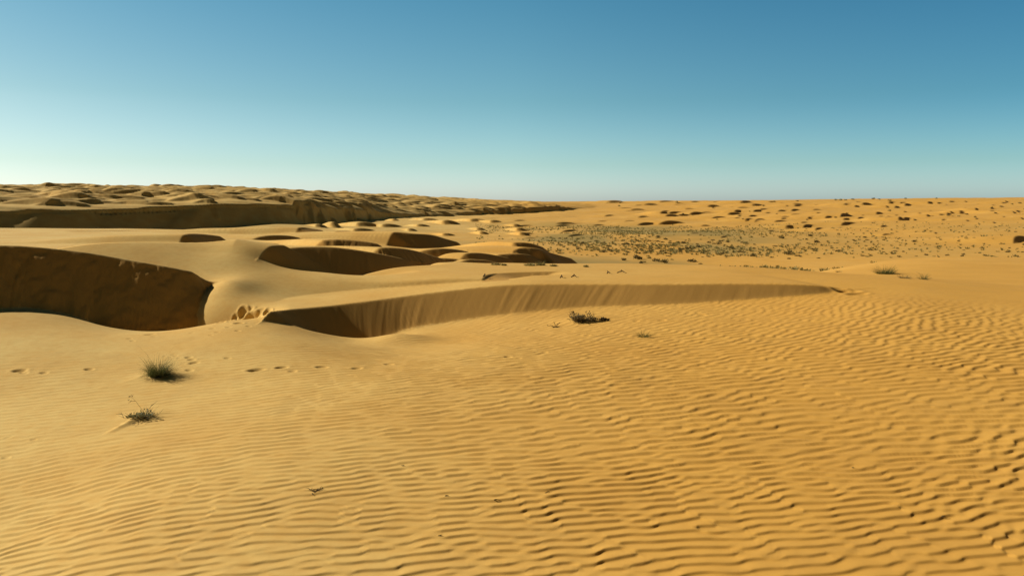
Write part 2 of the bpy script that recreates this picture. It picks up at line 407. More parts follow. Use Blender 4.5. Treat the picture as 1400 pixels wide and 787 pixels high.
# ------------------------------------------------------------------ wind ripples (real relief)
n = 3072; rc_ = .0172; x0, y0 = -26.4, -1.0
xs = x0 + rc_ * np.arange(n)[None]; ys = y0 + rc_ * np.arange(n)[:, None]
theta = R(12) + R(20) * S(2, 9, xs) * S(14, 5, ys) + R(34) * S(12, 20, ys) * S(-6, 8, xs) + R(22) * S(14, 19.5, ys) * S(-1, -6, xs) * S(26, 21, ys) + .12 * fbm(xs * .25 + 0 * ys, ys * .25 + 0 * xs, 2, 4)
TH = [R(a) for a in (-5, 12, 29, 46, 63)]
wts = []
for t_ in TH:
    wts.append(np.exp(-.5 * ((theta - t_) / R(9)) ** 2).astype(np.float32))
far_w = (S(7.0, 11.5, ys) + 0 * xs).astype(np.float32)
c = wave_field(n, n, rc_, .168, TH, [w_ * (1 - far_w) for w_ in wts], sr=.15, sa=17, seed=8).astype(np.complex64)
left_w = (S(1.0, -3.5, xs) + 0 * ys).astype(np.float32)
c = c + wave_field(n, n, rc_, .245, TH, [w_ * far_w * (1 - left_w) for w_ in wts], sr=.17, sa=21, seed=18).astype(np.complex64)
c = c + wave_field(n, n, rc_, .19, TH, [w_ * far_w * left_w for w_ in wts], sr=.15, sa=13, seed=28).astype(np.complex64)
c /= np.sqrt(np.mean(np.abs(c) ** 2))
del wts
rmax = np.searchsorted(RR, 48); b0, b1 = np.searchsorted(AZ, [R(-60), R(60)])
sl = (slice(0, rmax), slice(b0, b1))
X, Y = GX[sl], GY[sl]
brk = (S(-4, 2.5, X) * S(26, 12, Y) * 1.05 + .03)
al, ac = X * .93 + Y * .37, -X * .37 + Y * .93            # along and across the crests
wn = brk * (.022 * np.tanh(1.4 * vnoise(al * 2.0, ac * 1.5, 51)) + .010 * vnoise(al * 4.3, ac * 3.1, 53))
wx_ = .03 * vnoise(X * 2.6, Y * 2.6, 52)
cr = sample(c, x0, y0, rc_, X + wx_ + wn * .3, Y - wn)
del c
ab = np.abs(cr)
soft = S(10, 17, Y)
rip = (saw(cr, .66) * (1 - soft) + saw(cr, .38) * soft) * np.clip(ab * 1.55, 0, 1)
patch = np.clip(.92 + .3 * fbm(X * .35, Y * .35, 3, 14), .6, 1.02)
rip = rip * patch * (1.05 + .4 * S(7, 11.5, Y) * S(-4, 1, X) - .6 * S(12, 20, Y) - .5 * S(-3, -7, X) * S(8, 12, Y))
del cr, wn, wx_, al, ac
fade = S(27, 21, RR[:rmax])[:, None] * (1 - SLIP[sl]) * (1 - np.exp(-((X + 8.4) / 3.2) ** 4 - ((Y - 20.9) / 2.3) ** 4))
inside = S(26, 24, np.abs(X)) * S(-.9, 0, Y)
Z[sl] += (.0092 * rip * fade * inside).astype(np.float32)
# faint lumps
Z[sl] += .004 * fbm(X * 3.1, Y * 3.1, 2, 31) * fade

# ------------------------------------------------------------------ footprints and crumbled sand
def dent(px, py, rx, ry, dep, rot=0., rim=.3):
    g = ground_hit0(px, py)
    if g is None: return
    pad = 3 * max(rx, ry); r = math.hypot(g[0], g[1]); a = math.atan2(g[0], g[1])
    r0, r1 = np.searchsorted(RR, [r - pad, r + pad]); a0, a1 = np.searchsorted(AZ, [a - pad / r, a + pad / r])
    s_ = (slice(r0, r1), slice(a0, a1))
    dx, dy = GX[s_] - g[0], GY[s_] - g[1]
    c_, n_ = math.cos(rot), math.sin(rot)
    q = np.sqrt(((dx * c_ + dy * n_) / rx) ** 2 + ((-dx * n_ + dy * c_) / ry) ** 2)
    Z[s_] += (-dep * np.exp(-q ** 4) + rim * dep * np.exp(-((q - 1.5) / .35) ** 2)).astype(np.float32)

for (px, py, w_) in [(205, 457, 1.4), (214, 452, .8), (222, 449, 1.1), (248, 449, 1.1), (210, 460, .7), (177, 463, .7), (181, 466, .7), (27, 506, 1.5), (33, 509, 1), (60, 510, .9), (122, 505, 1.1),
                     (258, 489, .9), (262, 492, .9), (265, 496, 1.1), (259, 507, .9), (311, 490, .8), (350, 506, 1.7), (385, 503, 1.3), (400, 507, .9), (440, 502, 1.3), (488, 503, 1.2), (532, 498, 1.1),
                     (12, 598, .6), (46, 601, .55), (8, 626, .7), (225, 487, .5), (232, 489, .5), (240, 486, .5), (244, 490, .5), (236, 485, .5), (290, 449, .8), (297, 454, .7), (312, 447, .8), (325, 452, .8), (340, 446, .8), (288, 458, .6), (262, 455, .6),
                     (695, 488, .9), (710, 489, .6), (745, 482, .7), (803, 458, .9), (828, 449, .9), (870, 439, .9), (905, 438, 1.3), (960, 430, 1.3)]:
    dent(px, py, .08 * w_, .05 * w_, .034 * w_, random.uniform(-.3, .5), .10)
for (px, py, rx, ry, dep) in [(1160, 399, .3, .2, .07), (1148, 396, .22, .16, .06), (1172, 402, .3, .15, .05), (332, 428, .10, .16, .13), (346, 434, .24, .13, .17), (366, 427, .09, .18, .12), (312, 439, .12, .10, .10), (322, 436, .07, .1, .08), (338, 425, .14, .09, .08), (357, 423, .12, .09, .07), (326, 442, .1, .08, .06), (302, 441, .1, .07, .06)]:
    dent(px, py, rx, ry, dep, random.uniform(-.4, .4), .22)
# sand tail behind the low plant, hummocks under the plants
def ridge(p0, p1, h, wid):
    a, b = ground_hit0(*p0)[:2], ground_hit0(*p1)[:2]; L_ = np.linalg.norm(b - a); e = (b - a) / L_
    t = (GX - a[0]) * e[0] + (GY - a[1]) * e[1]; q = np.abs(-(GX - a[0]) * e[1] + (GY - a[1]) * e[0])
    f_ = np.clip(t / L_, 0, 1)
    w_ = wid * (1 - .5 * f_)
    Z[:] += (h * (1 - f_) * np.maximum(1 - q / w_, 0) * (t > 0) * S(0, .1, t)).astype(np.float32)
ridge((196, 571), (140, 596), .07, .13)
ridge((214, 513), (165, 524), .03, .14)
for px, py, h_, w_ in [(797, 439, .10, .55), (216, 513, .05, .32), (200, 569, .035, .25), (1210, 374, .10, .7)]:
    g = ground_hit0(px, py); bump(g[0], g[1], w_ * 1.2, w_, h_)

# ------------------------------------------------------------------ mesh objects for the setting
def mesh_from_arrays(name, V, F, smooth=True):
    me = bpy.data.meshes.new(name)
    me.vertices.add(len(V)); me.vertices.foreach_set('co', np.ascontiguousarray(V, np.float32).ravel())
    nf = len(F); k = F.shape[1]
    me.loops.add(nf * k); me.loops.foreach_set('vertex_index', np.ascontiguousarray(F, np.int32).ravel())
    me.polygons.add(nf)
    me.polygons.foreach_set('loop_start', np.arange(0, nf * k, k, dtype=np.int32))
    me.update(calc_edges=True)
    me.polygons.foreach_set('use_smooth', np.full(nf, smooth))
    return me

def link(name, me, mat=None, parent=None):
    ob = bpy.data.objects.new(name, me); COL.objects.link(ob)
    if mat is not None and me is not None: me.materials.append(mat)
    if parent is not None: ob.parent = parent
    return ob

def nodes(mat):
    mat.use_nodes = True
    nt = mat.node_tree; nt.nodes.clear()
    return nt, nt.nodes.new, nt.links.new

def sand_material():
    m = bpy.data.materials.new('sand'); nt, N, L = nodes(m)
    out = N('ShaderNodeOutputMaterial'); b = N('ShaderNodeBsdfPrincipled'); L(b.outputs[0], out.inputs[0])
    b.inputs['Roughness'].default_value = .95; b.inputs['Specular IOR Level'].default_value = .12
    tc = N('ShaderNodeTexCoord')
    def noise(scale, det=3, rough=.5):
        n_ = N('ShaderNodeTexNoise'); n_.inputs['Scale'].default_value = scale; n_.inputs['Detail'].default_value = det; n_.inputs['Roughness'].default_value = rough
        L(tc.outputs['Object'], n_.inputs['Vector']); return n_
    def ramp(src, a, b_):
        r_ = N('ShaderNodeMapRange'); r_.inputs[1].default_value = a; r_.inputs[2].default_value = b_; L(src, r_.inputs[0]); return r_.outputs[0]
    def mix(fac, A, B, mode='MIX'):
        x = N('ShaderNodeMix'); x.data_type = 'RGBA'; x.blend_type = mode
        if isinstance(fac, float): x.inputs[0].default_value = fac
        else: L(fac, x.inputs[0])
        for s_, v in ((6, A), (7, B)):
            if isinstance(v, tuple): x.inputs[s_].default_value = (*v, 1)
            else: L(v, x.inputs[s_])
        return x.outputs[2]
    tone = N('ShaderNodeAttribute'); tone.attribute_name = 'tone'
    sep = N('ShaderNodeSeparateColor'); L(tone.outputs['Color'], sep.inputs[0])
    base = mix(sep.outputs[0], SAND_PALE, SAND_ORANGE)
    n1 = noise(.35, 4); base = mix(ramp(n1.outputs[0], .35, .7), base, mix(.5, base, SAND_DEEP))
    n2 = noise(6., 4, .6); base = mix(ramp(n2.outputs[0], .42, .75), base, mix(.35, base, SAND_DEEP))
    n5 = noise(1.1, 5, .65); base = mix(ramp(n5.outputs[0], .5, .72), base, mix(.16, base, (.42, .25, .09)))
    n3 = noise(420., 2, .7); base = mix(ramp(n3.outputs[0], .3, .7), mix(.2, base, (.35, .19, .06)), base)
    n6 = noise(85., 3, .75); base = mix(ramp(n6.outputs[0], .58, .72), base, mix(.22, base, (.40, .22, .07)))
    base = mix(sep.outputs[1], base, SAND_SLIP_SHADE)  # darker sand colour on slip faces adds to their shade
    base = mix(sep.outputs[2], base, (.36, .265, .085))
    L(base, b.inputs['Base Color'])
    bp = N('ShaderNodeBump'); bp.inputs['Strength'].default_value = .55; bp.inputs['Distance'].default_value = .004
    n4 = noise(160., 3, .6); L(n4.outputs[0], bp.inputs['Height']); L(bp.outputs[0], b.inputs['Normal'])
    return m
SAND_PALE, SAND_ORANGE, SAND_DEEP, SAND_SLIP_SHADE = (.88, .62, .215), (.87, .465, .09), (.72, .36, .065), (.62, .335, .08)
SANDM = sand_material()

# tone: left-hand glare and rightward darkening painted in as pale to redder sand, pale tableland; slip faces browned to deepen their shade; scrub tint in the valley
tone = np.zeros((NR, NA, 4), np.float32); tone[..., 3] = 1
azd = np.degrees(AZ)[None]
tone[..., 0] = np.clip(S(-34, 20, azd) * 1.0 + .25 * fbm(GX * .06, GY * .06, 2, 17) - .5 * (S(200, 260, RR)[:, None] * S(2, -6, azd)), 0, 1)  # glare at left, dimming at right, put into the sand colour by bearing
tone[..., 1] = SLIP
vall = S(75, 110, RR)[:, None] * S(420, 230, RR)[:, None]
tone[..., 2] = np.clip(vall * (S(-6, 3, azd) * S(22, 10, azd) * .9 + .25) * np.clip(.5 + 1.6 * fbm(GX * .035, GY * .022, 4, 19), 0, 1), 0, .8)

def sheet(name, r0, r1):
    nr = r1 - r0
    V = np.stack([GX[r0:r1], GY[r0:r1], Z[r0:r1]], -1).reshape(-1, 3)
    idx = np.arange(nr * NA).reshape(nr, NA)
    F = np.stack([idx[:-1, :-1], idx[:-1, 1:], idx[1:, 1:], idx[1:, :-1]], -1).reshape(-1, 4)[:, ::-1]
    me = mesh_from_arrays(name, V, F)
    at_ = me.color_attributes.new('tone', 'FLOAT_COLOR', 'POINT')
    at_.data.foreach_set('color', np.ascontiguousarray(tone[r0:r1]).ravel())
    ob = link(name, me, SANDM); ob['kind'] = 'structure'
    return ob
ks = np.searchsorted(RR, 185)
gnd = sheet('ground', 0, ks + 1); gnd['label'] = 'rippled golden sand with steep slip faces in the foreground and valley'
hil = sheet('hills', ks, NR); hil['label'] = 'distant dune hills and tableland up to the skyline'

# ------------------------------------------------------------------ plants and dead wood
def leaf_material(name, a, b, rough=.75, scale=8.):
    m = bpy.data.materials.new(name); nt, N, L = nodes(m)
    out = N('ShaderNodeOutputMaterial'); p = N('ShaderNodeBsdfPrincipled'); L(p.outputs[0], out.inputs[0])
    p.inputs['Roughness'].default_value = rough; p.inputs['Specular IOR Level'].default_value = .2
    tc = N('ShaderNodeTexCoord'); n_ = N('ShaderNodeTexNoise'); n_.inputs['Scale'].default_value = scale; n_.inputs['Detail'].default_value = 3
    L(tc.outputs['Object'], n_.inputs['Vector'])
    oi = N('ShaderNodeObjectInfo')
    ad = N('ShaderNodeMath'); ad.operation = 'MULTIPLY_ADD'; ad.inputs[1].default_value = .5; L(oi.outputs['Random'], ad.inputs[0]); L(n_.outputs[0], ad.inputs[2])
    mr = N('ShaderNodeMapRange'); mr.inputs[1].default_value = .4; mr.inputs[2].default_value = 1.0; L(ad.outputs[0], mr.inputs[0])
    mx = N('ShaderNodeMix'); mx.data_type = 'RGBA'; L(mr.outputs[0], mx.inputs[0]); mx.inputs[6].default_value = (*a, 1); mx.inputs[7].default_value = (*b, 1)
    L(mx.outputs[2], p.inputs['Base Color'])
    tr = N('ShaderNodeBsdfTranslucent'); L(mx.outputs[2], tr.inputs[0]); sh = N('ShaderNodeMixShader'); sh.inputs[0].default_value = .35
    L(p.outputs[0], sh.inputs[1]); L(tr.outputs[0], sh.inputs[2]); L(sh.outputs[0], out.inputs[0])
    return m
M_GREEN = leaf_material('green_blades', (.085, .10, .026), (.18, .17, .05))
M_DARK = leaf_material('dark_scrub', (.08, .064, .022), (.21, .16, .055), scale=3)
M_OLIVE = leaf_material('olive_scrub', (.20, .175, .055), (.36, .29, .10), scale=3)
M_GREY = leaf_material('grey_leaves', (.21, .195, .085), (.36, .31, .15), scale=14)
M_STRAW = leaf_material('straw', (.22, .15, .06), (.36, .26, .11))
M_TWIG = leaf_material('dead_twig', (.025, .017, .010), (.07, .048, .025))
M_DRY = leaf_material('dry_brush', (.075, .055, .026), (.19, .145, .07), scale=14)

def blade(V, F, p, d, up, L_, w, droop, g, seg=4):
    """one tapering bent ribbon from p along d (horizontal dir) rising by up."""
    side = np.array([-d[1], d[0], 0.]) * w * .5
    a = g.uniform(0, math.pi); side = side * math.cos(a) + np.array([0, 0, 1.]) * w * .3 * math.sin(a)
    b0 = len(V)
    for k in range(seg + 1):
        t = k / seg
        q = p + np.array([d[0], d[1], 0]) * L_ * t * (1 - up * (1 - .45 * t)) + np.array([0, 0, 1.]) * L_ * (up * t - droop * t * t)
        s_ = side * (1 - .88 * t)
        V.append(q - s_); V.append(q + s_)
    for k in range(seg):
        i_ = b0 + 2 * k
        F.append((i_, i_ + 1, i_ + 3, i_ + 2))

def tuft_mesh(name, n, r, h, w=.006, up=(.55, .98), droop=(.0, .25), seed=1, squash=1.0, sweep=0.):
    g = random.Random(seed); V, F = [], []
    for k in range(n):
        a = g.uniform(0, 2 * math.pi); rr_ = r * math.sqrt(g.random()) * .45
        p = np.array([math.cos(a) * rr_, math.sin(a) * rr_ * squash, -.02])
        a2 = a + g.gauss(0, .6); d = np.array([math.cos(a2) + sweep, math.sin(a2) * squash])
        u = g.uniform(*up)
        blade(V, F, p, d, u, h * g.uniform(.45, 1.1), w * g.uniform(.6, 1.3), g.uniform(*droop), g)
    return mesh_from_arrays(name, np.array(V), np.array(F), False)

def stems_mesh(name, lines, r0=.004, sides=5):
    """round tapering twigs along point lists."""
    V, F = [], []
    for pts in lines:
        pts = np.asarray(pts, float); n_ = len(pts); b0 = len(V)
        for k, p in enumerate(pts):
            t = pts[min(k + 1, n_ - 1)] - pts[max(k - 1, 0)]; t /= np.linalg.norm(t) + 1e-9
            u = np.cross(t, [.13, .2, .97]); u /= np.linalg.norm(u) + 1e-9; v = np.cross(t, u)
            rad = r0 * (1 - .75 * k / (n_ - 1))
            for q in range(sides):
                a = 2 * math.pi * q / sides; V.append(p + rad * (u * math.cos(a) + v * math.sin(a)))
        for k in range(n_ - 1):
            for q in range(sides):
                a_, b_ = b0 + k * sides + q, b0 + k * sides + (q + 1) % sides
                F.append((a_, b_, b_ + sides, a_ + sides))
    return mesh_from_arrays(name, np.array(V), np.array(F))

def scrub_mesh(name, n, rx, rz, leaf, seed, ry=None, flat=.0):
    """many small leaf faces through a low uneven dome, in clumps."""
    g = random.Random(seed); V, F = [], []; ry = ry or rx
    cl = [(g.uniform(-.75, .75) * rx, g.uniform(-.75, .75) * ry, g.uniform(.15, .75) * rz, g.uniform(.25, .5)) for _ in range(9)]
    for k in range(n):
        c_ = cl[k % len(cl)]
        v = np.array([g.gauss(0, 1), g.gauss(0, 1), g.gauss(0, 1)]); v /= np.linalg.norm(v) + 1e-9
        q = g.random() ** .45
        p = np.array([c_[0] + v[0] * rx * c_[3] * q, c_[1] + v[1] * ry * c_[3] * q, c_[2] + v[2] * rz * c_[3] * 1.2 * q])
        if p[2] < -.02: p[2] = abs(p[2]) * .4
        t = np.array([v[0] + g.gauss(0, .4), v[1] + g.gauss(0, .4), abs(v[2]) + g.uniform(.1, .9)]); t /= np.linalg.norm(t)
        s_ = np.cross(t, [g.gauss(0, 1), g.gauss(0, 1), g.gauss(0, 1)]); s_ /= np.linalg.norm(s_) + 1e-9
        l_ = leaf * g.uniform(.6, 1.5); w_ = l_ * .22; b0 = len(V)
        V += [p - s_ * w_, p + t * l_ * .5 + s_ * w_ * 1.2, p + t * l_, p + t * l_ * .5 - s_ * w_ * 1.2]
        F.append((b0, b0 + 1, b0 + 2, b0 + 3))
    return mesh_from_arrays(name, np.array(V), np.array(F), False)

def put(ob, g_, rz=0., sink=.0, sc_=1.):
    ob.location = (float(g_[0]), float(g_[1]), grid_z(g_[0], g_[1]) - sink); ob.rotation_euler = (0, 0, rz); ob.scale = (sc_,) * 3

def slip_at(g_):
    r = math.hypot(g_[0], g_[1]); a = math.atan2(g_[0], g_[1])
    j = int(np.searchsorted(AZ, a)); k = int(np.searchsorted(RR, r))
    return bool(SLIP[max(k - 6, 0):k + 7, max(j - 8, 0):j + 9].max() > .05)

def tag(ob, label, cat, group=None, kind=None):
    ob['label'] = label; ob['category'] = cat
    if group: ob['group'] = group
    if kind: ob['kind'] = kind
    return ob

def empty(name, g_):
    o = bpy.data.objects.new(name, None); COL.objects.link(o); put(o, g_); return o

def twig_lines(n, L_, seed, rise=.3, fork=2):
    g = random.Random(seed); out = []
    for k in range(n):
        a = g.uniform(0, 2 * math.pi); p = np.array([g.gauss(0, .03), g.gauss(0, .03), 0.]); pts = [p.copy()]
        d = np.array([math.cos(a), math.sin(a), rise * g.uniform(.2, 1.4)])
        for q in range(5):
            p = p + d * L_ / 5 * g.uniform(.7, 1.3); d = d + np.array([g.gauss(0, .35), g.gauss(0, .35), g.gauss(-.05, .25)]); d /= np.linalg.norm(d)
            p[2] = max(p[2], .004); pts.append(p.copy())
            if q in (1, 3) and fork:
                e = p.copy(); dd = d + np.array([g.gauss(0, .7), g.gauss(0, .7), g.gauss(.1, .3)]); sub = [e.copy()]
                for _ in range(3):
                    e = e + dd / np.linalg.norm(dd) * L_ * .1; e[2] = max(e[2], .004); sub.append(e.copy())
                out.append(sub)
        out.append(pts)
    return out

# the big spiky grass tuft
g0 = ground_hit0(216, 514); r_ = np.linalg.norm(g0[:2]) / FPX
t = empty('grass_tuft', g0)
tag(t, 'largest dark green spiky grass tuft with wispy upright blades on the left sand', 'grass tuft')
link('blades', tuft_mesh('blades', 850, 20 * r_, 31 * r_, .0085, (.35, .97), (0, .22), 3, .9, .10), M_GREEN, t)
link('wispy_blades', tuft_mesh('wispy_blades', 30, 13 * r_, 46 * r_, .005, (.75, 1.0), (0, .12), 4), M_STRAW, t)
link('dead_leaves', tuft_mesh('dead_leaves', 130, 34 * r_, 20 * r_, .006, (.04, .3), (.02, .2), 5), M_STRAW, t)
# the low spreading plant with one long flower stalk
g1 = ground_hit0(200, 570); r_ = np.linalg.norm(g1[:2]) / FPX
t = empty('desert_plant', g1)
tag(t, 'low spreading grey green plant with one long thin seed stalk, below the spiky tuft', 'plant')
link('leaves', scrub_mesh('leaves', 170, 20 * r_, 5 * r_, .04, 16), M_GREY, t)
link('upright_leaves', tuft_mesh('upright_leaves', 90, 18 * r_, 20 * r_, .008, (.2, .9), (0, .2), 17), M_GREY, t)
link('stems', stems_mesh('stems', twig_lines(9, 32 * r_, 18, .12), .004), M_DRY, t)
sx_, sz_ = -20 * r_, 26 * r_
st = link('seed_stalk', stems_mesh('seed_stalk', [[(0, 0, 0), (sx_ * .35, .02, sz_ * .42), (sx_ * .7, .03, sz_ * .78), (sx_, .03, sz_)], [(sx_ * .7, .03, sz_ * .78), (sx_ * .95, .05, sz_ * .74), (sx_ * 1.15, .05, sz_ * .8)], [(12 * r_, .02, 0), (18 * r_, .02, 6 * r_), (23 * r_, 0, 11 * r_)]], .0035), M_STRAW, t)
hd = []
for q in ((sx_, .03, sz_), (sx_ * 1.15, .05, sz_ * .8), (sx_ * .9, .04, sz_ * .98), (sx_ * 1.05, .03, sz_ * .7)): hd.append(q)
V, F = [], []
gg = random.Random(3)
for q in hd:
    for _ in range(16): blade(V, F, np.array(q) + np.array([gg.gauss(0, .008)] * 3), np.array([gg.gauss(0, 1), gg.gauss(0, 1)]) * .5, gg.uniform(.2, .9), .035, .008, .1, gg, 2)
link('seed_heads', mesh_from_arrays('seed_heads', np.array(V), np.array(F), False), M_TWIG, st)
# dead twig in the ripples
g2 = ground_hit0(432, 671); r_ = np.linalg.norm(g2[:2]) / FPX
t = link('dead_twig', stems_mesh('dead_twig', twig_lines(8, 13 * r_, 22, .06), .0034), M_TWIG)
put(t, g2, .4, -.004); tag(t, 'small black forked twig lying on the foreground ripples', 'twig')
# dried bush on its own hummock in front of the long slip face
g3 = ground_hit0(797, 439); r_ = np.linalg.norm(g3[:2]) / FPX
t = empty('dry_bush', g3)
tag(t, 'brown half buried dry bush in front of the long slip face', 'bush')
link('brushwood', tuft_mesh('brushwood', 520, 22 * r_, 15 * r_, .009, (.15, .85), (0, .3), 31, .6, .12), M_DRY, t)
link('dead_foliage', scrub_mesh('dead_foliage', 420, 17 * r_, 10 * r_, .05, 32, 10 * r_), M_DRY, t)
cl = link('side_clump', scrub_mesh('side_clump', 170, 9 * r_, 4.5 * r_, .045, 33, 6 * r_), M_TWIG, t); cl.location = (27 * r_, -.02, -.015)
link('twigs', stems_mesh('twigs', twig_lines(12, 22 * r_, 34, .3), .006), M_DRY, t)
g4 = ground_hit0(757, 447); r_ = np.linalg.norm(g4[:2]) / FPX
t = link('dead_twig', stems_mesh('dead_twig', twig_lines(5, 9 * r_, 41, .5), .009), M_TWIG); put(t, g4, .9); tag(t, 'thin dark twig standing in the sand left of the brown bush', 'twig')
# little green shoot
g5 = ground_hit0(880, 461); r_ = np.linalg.norm(g5[:2]) / FPX
t = empty('grass_tuft', g5); tag(t, 'tiny dark green star shaped tuft right of the brown bush', 'grass tuft')
link('blades', tuft_mesh('blades', 150, 11 * r_, 17 * r_, .013, (.25, .9), (.05, .4), 51), M_GREEN, t)
link('dead_leaves', tuft_mesh('dead_leaves', 20, 12 * r_, 8 * r_, .01, (.05, .3), (0, .2), 52), M_STRAW, t)
# green tufts on the right beyond the sand edge
for px, py, wd, ht, n_, mt, lab in [(1210, 374.5, 21, 10, 420, M_GREEN, 'bright green rounded grass clump at the far edge of the right sand sheet'),
                                   (1237, 380.5, 13, 6, 90, M_STRAW, 'pale wispy grass tuft just right of the bright green clump'),
                                   (1263, 382, 8, 9, 60, M_OLIVE, 'small upright grass tuft, rightmost of three along the sand edge'),
                                   (1093, 367.5, 6, 3, 60, M_DARK, 'small dark tuft on the sand crest above the slip face end'),
                                   (1125, 367.5, 10, 3, 60, M_OLIVE, 'low olive tuft between the dark tuft and the bright green clump'),
                                   (1147, 372, 7, 3.5, 40, M_STRAW, 'faint straw coloured tuft left of the bright green clump')]:
    g_ = ground_hit0(px, py)
    if g_ is None: continue
    r_ = np.linalg.norm(g_[:2]) / FPX
    t = empty('grass_tuft', g_); tag(t, lab, 'grass tuft')
    link('blades', tuft_mesh('blades', n_ + 60, wd * r_, ht * 1.5 * r_, .016, (.3, .95), (0, .3), int(px), .8), mt, t)
# dead wood on the plateau
for px, py, ln, lab in [(785, 379, 10, 'dark dead branch lying on the sand above the long slip face'), (850, 373, 16, 'longer grey dead branch half buried behind the slip face'), (768, 380, 5, 'short dark stick left of the dark dead branch'),
                        (832, 374, 5, 'short stick lying left of the longer grey branch'), (662, 379, 4, 'small dark stick near the little dark pit')]:
    g_ = ground_hit0(px, py)
    if g_ is None: continue
    r_ = np.linalg.norm(g_[:2]) / FPX
    L_ = ln * r_ * .7
    t = link('dead_branch', stems_mesh('dead_branch', [[(-L_ * .6, 0, .01), (-L_ * .2, .03, .06), (L_ * .2, .0, .07), (L_ * .6, -.04, .0)], [(-L_ * .1, .02, .05), (L_ * .1, .12, .10), (L_ * .35, .2, .05)], [(L_ * .15, 0, .06), (L_ * .3, -.12, .05)]], .02), M_TWIG)
    put(t, g_, random.uniform(-.3, .3), .01); tag(t, lab, 'dead branch')

# green clumps at the foot of the dark middle dunes
for k, (px, py, wd, ht) in enumerate([(678, 362.3, 13, 5), (689, 363, 7, 3), (724, 363.2, 16, 6), (739, 362.8, 12, 8), (757, 364, 9, 4), (801, 365, 6, 3)]):
    g_ = ground_hit0(px, py)
    if g_ is None: continue
    r_ = np.linalg.norm(g_[:2]) / FPX
    t = empty('green_shrub', g_); tag(t, 'light green grassy shrub on the sand rim below the dark middle dunes', 'shrub', 'green shrubs below the middle dunes')
    link('blades', tuft_mesh('blades', 240, wd * .9 * r_, ht * 1.3 * r_, .016, (.35, .95), (0, .3), 70 + k), M_OLIVE, t)
    link('foliage', scrub_mesh('foliage', 110, wd * .45 * r_, ht * .3 * r_, .05, 90 + k), M_OLIVE, t)

# scrub bushes one can tell apart on the valley floor
protos = [scrub_mesh('valley_bush', 170, .5, .42, .16, 200 + k) for k in range(6)]
for k, me in enumerate(protos): me.materials.append(M_DARK if k % 3 != 2 else M_OLIVE)
gb = random.Random(21); spots = []
named = [(905, 344, 9), (964, 345, 10), (1030, 350.5, 10), (873, 354.5, 15), (865, 363, 9), (878, 360, 10), (898, 358, 11), (908, 359.5, 12), (812, 363, 9), (1078, 348.5, 11), (1085, 348, 5), (1068, 326, 8), (1116, 332, 8),
         (945, 358, 14), (958, 361, 6), (1108, 323, 7), (1127, 323, 7), (1145, 344, 7), (1180, 350, 6), (1190, 350, 5), (1224, 344, 6), (1266, 349, 6), (1295, 349.5, 5), (1315, 350.5, 5), (1369, 354.5, 8), (1378, 345, 6), (1250, 331, 6), (1182, 325, 6), (920, 337, 8), (940, 341, 9), (1000, 340, 9), (1020, 334, 8), (985, 331, 7), (1055, 345, 7), (1060, 337, 6)]
spots += named
tries = 0
while len(spots) < 290 and tries < 6000:
    tries += 1
    if gb.random() < .72:
        px = gb.gauss(905, 95); py = 337 + abs(gb.gauss(0, 1)) * gb.choice([-7, 9])
        if not (742 < px < 1120 and 318 < py < 363): continue
        w_ = gb.uniform(4, 9) * (.55 + .45 * (py - 310) / 40)
    else:
        px = gb.uniform(1040, 1415); py = gb.uniform(308, 354); w_ = gb.uniform(3, 6) * (.5 + .5 * (py - 300) / 50)
    spots.append((px, py, w_))
done = 0
for k, (px, py, w_) in enumerate(spots):
    g_ = ground_hit0(px, py)
    if g_ is None or math.hypot(g_[0], g_[1]) < 90 or slip_at(g_): continue
    r_ = np.linalg.norm(g_[:2]) / FPX
    pr = gb.randrange(6)
    o = bpy.data.objects.new('valley_bush', protos[pr]); COL.objects.link(o)
    put(o, g_, gb.uniform(0, 6.28), .03, w_ * r_ * .88)
    o.scale[2] *= gb.uniform(.6, 1.1)
    tag(o, 'small dark scrub bush scattered over the flat valley floor beyond the dunes', 'bush', 'scrub bushes on the valley floor')
    done += 1
print('valley bushes', done)
# scrub on the far slopes and along the skyline
far_spots = [(1143, 274, 3.5), (1149, 274.2, 4), (1156, 274.2, 3.5), (1166, 273.5, 4), (1202, 273, 3), (1216, 275, 4), (1194, 272.5, 4), (1238, 272, 3), (1280, 272, 3), (1090, 275.5, 3)]
for k in range(26): far_spots.append((gb.uniform(840, 1410), 276 + 26 * gb.random(), gb.uniform(2, 4)))
for px, py, w_ in far_spots:
    g_ = None
    for dy in range(0, 14):
        g_ = ground_hit0(px, py + dy * .7)
        if g_ is not None: break
    if g_ is None or math.hypot(g_[0], g_[1]) < 200: continue
    r_ = np.linalg.norm(g_[:2]) / FPX
    o = bpy.data.objects.new('slope_bush', protos[gb.randrange(6)]); COL.objects.link(o)
    put(o, g_, gb.uniform(0, 6.28), .05, w_ * r_)
    tag(o, 'tiny dark bush dotting the distant sand slope near the skyline', 'bush', 'bushes on the far sand slope')

